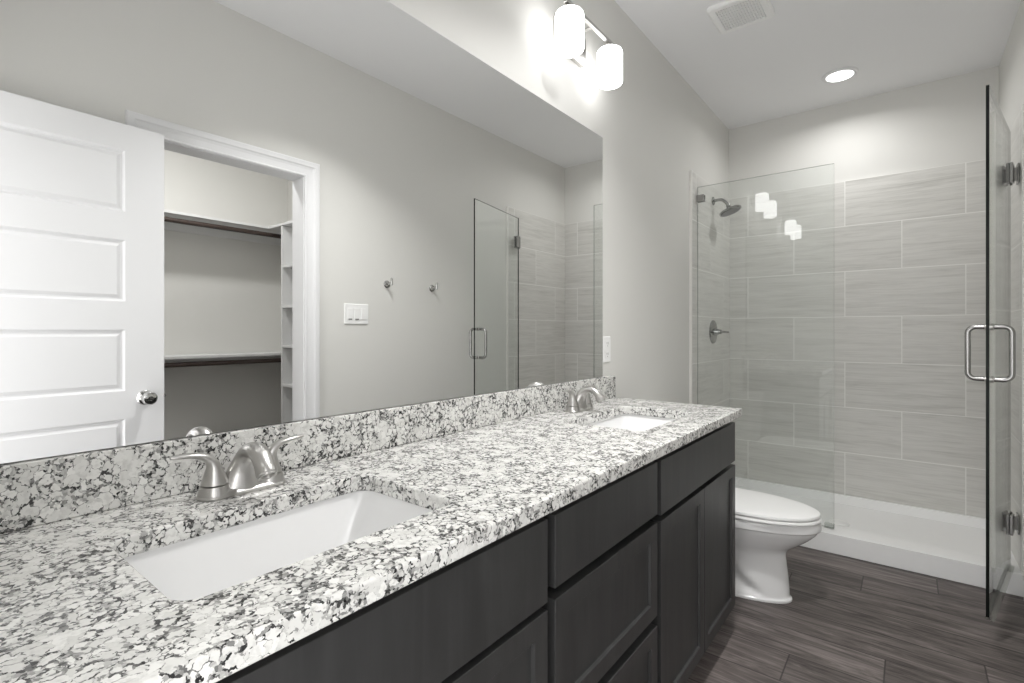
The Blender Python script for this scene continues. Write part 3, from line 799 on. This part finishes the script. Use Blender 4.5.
b = BM(); lathe(b, [(0, 0), (0.083, 0), (0.083, 0.003), (0.078, 0.009), (0.060, 0.013), (0.030, 0.015), (0, 0.015)], (TT + 0.0005, yS, 1.18), (1, 0, 0), 44); obj('escutcheon', b, M['fchrome'], t, smooth=True)
b = BM(); lathe(b, [(0, 0.013), (0.026, 0.013), (0.022, 0.030), (0.017, 0.046), (0.016, 0.056), (0.011, 0.060), (0, 0.061)], (TT, yS, 1.18), (1, 0, 0), 28); hb = obj('hub', b, M['fchrome'], t, smooth=True)
b = BM(); tube(b, [(TT + 0.055, yS, 1.18), (TT + 0.080, yS - 0.004, 1.180), (TT + 0.108, yS - 0.012, 1.178), (TT + 0.112, yS - 0.013, 1.178)], [0.010, 0.0075, 0.0065, 0.004], 14); obj('lever', b, M['fchrome'], hb, smooth=True)

# ---------------------------------------------------------------- closet fittings, seen through the doorway in the mirror
def shelf(label, z):
    t = thing('closet_shelf', label, 'shelf', (XC - 0.15, 1.06, z), 0, 'white shelves on the closet back wall')
    b = BM(); box(b, XC - 0.30, XC - 0.001, 0.252, 2.188 if z < 1.5 else 2.188, z, z + 0.018); obj('board', b, M['shelf'], t, bevel=0.001)
    b = BM(); box(b, XC - 0.02, XC - 0.001, 0.252, 2.188, z - 0.065, z - 0.0003); obj('cleat', b, M['shelf'], t, bevel=0.001)
shelf('white upper closet shelf above the higher dark rod', 1.968)
shelf('white lower closet shelf above the middle dark rod', 0.998)
def rod(label, z):
    t = thing('closet_rod', label, 'closet rod', (XC - 0.27, 1.22, z), 0, 'dark hanging rods in the closet')
    b = BM(); cyl(b, (XC - 0.27, 0.254, z), (XC - 0.27, 2.186, z), 0.0165, n=20); obj('pole', b, M['rod'], t, smooth=True)
    for y in (0.252, 2.178):
        b = BM(); cyl(b, (XC - 0.27, y, z), (XC - 0.27, y + 0.010, z), 0.030, n=20); obj('end_socket', b, M['shelf'], t, smooth=True)
    b = BM(); box(b, XC - 0.285, XC - 0.021, 1.180, 1.195, z + 0.020, z + 0.034); box(b, XC - 0.029, XC - 0.021, 1.180, 1.195, z - 0.16, z + 0.02)
    tube(b, [(XC - 0.03, 1.1875, z - 0.14), (XC - 0.15, 1.1875, z - 0.05), (XC - 0.25, 1.1875, z + 0.02)], 0.006, 10)
    obj('bracket', b, M['shelf'], t)
rod('dark brown upper hanging rod under the high closet shelf', 1.928)
rod('dark brown lower hanging rod under the low closet shelf', 0.958)
XT0, XT1, YT0 = W + TH + 0.03, 2.59, 1.885
t = thing('shelf_tower', 'white open shelf tower at the side of the closet', 'shelving', ((XT0 + XT1) / 2, 2.03, 0))
for x in (XT0, XT1 - 0.018):
    b = BM(); box(b, x, x + 0.018, YT0, 2.188, FZ, 1.966); obj('side_panel', b, M['shelf'], t, bevel=0.001)
for z in (0.10, 0.435, 0.775, 1.065, 1.358, 1.655):
    b = BM(); box(b, XT0 + 0.018, XT1 - 0.018, YT0 + 0.001, 2.188, z, z + 0.018); obj('shelf_board', b, M['shelf'], t, bevel=0.001)
b = BM(); box(b, XT0, XC - 0.301, YT0 - 0.004, 2.188, 1.968, 1.986); obj('top_board', b, M['shelf'], t, bevel=0.001)
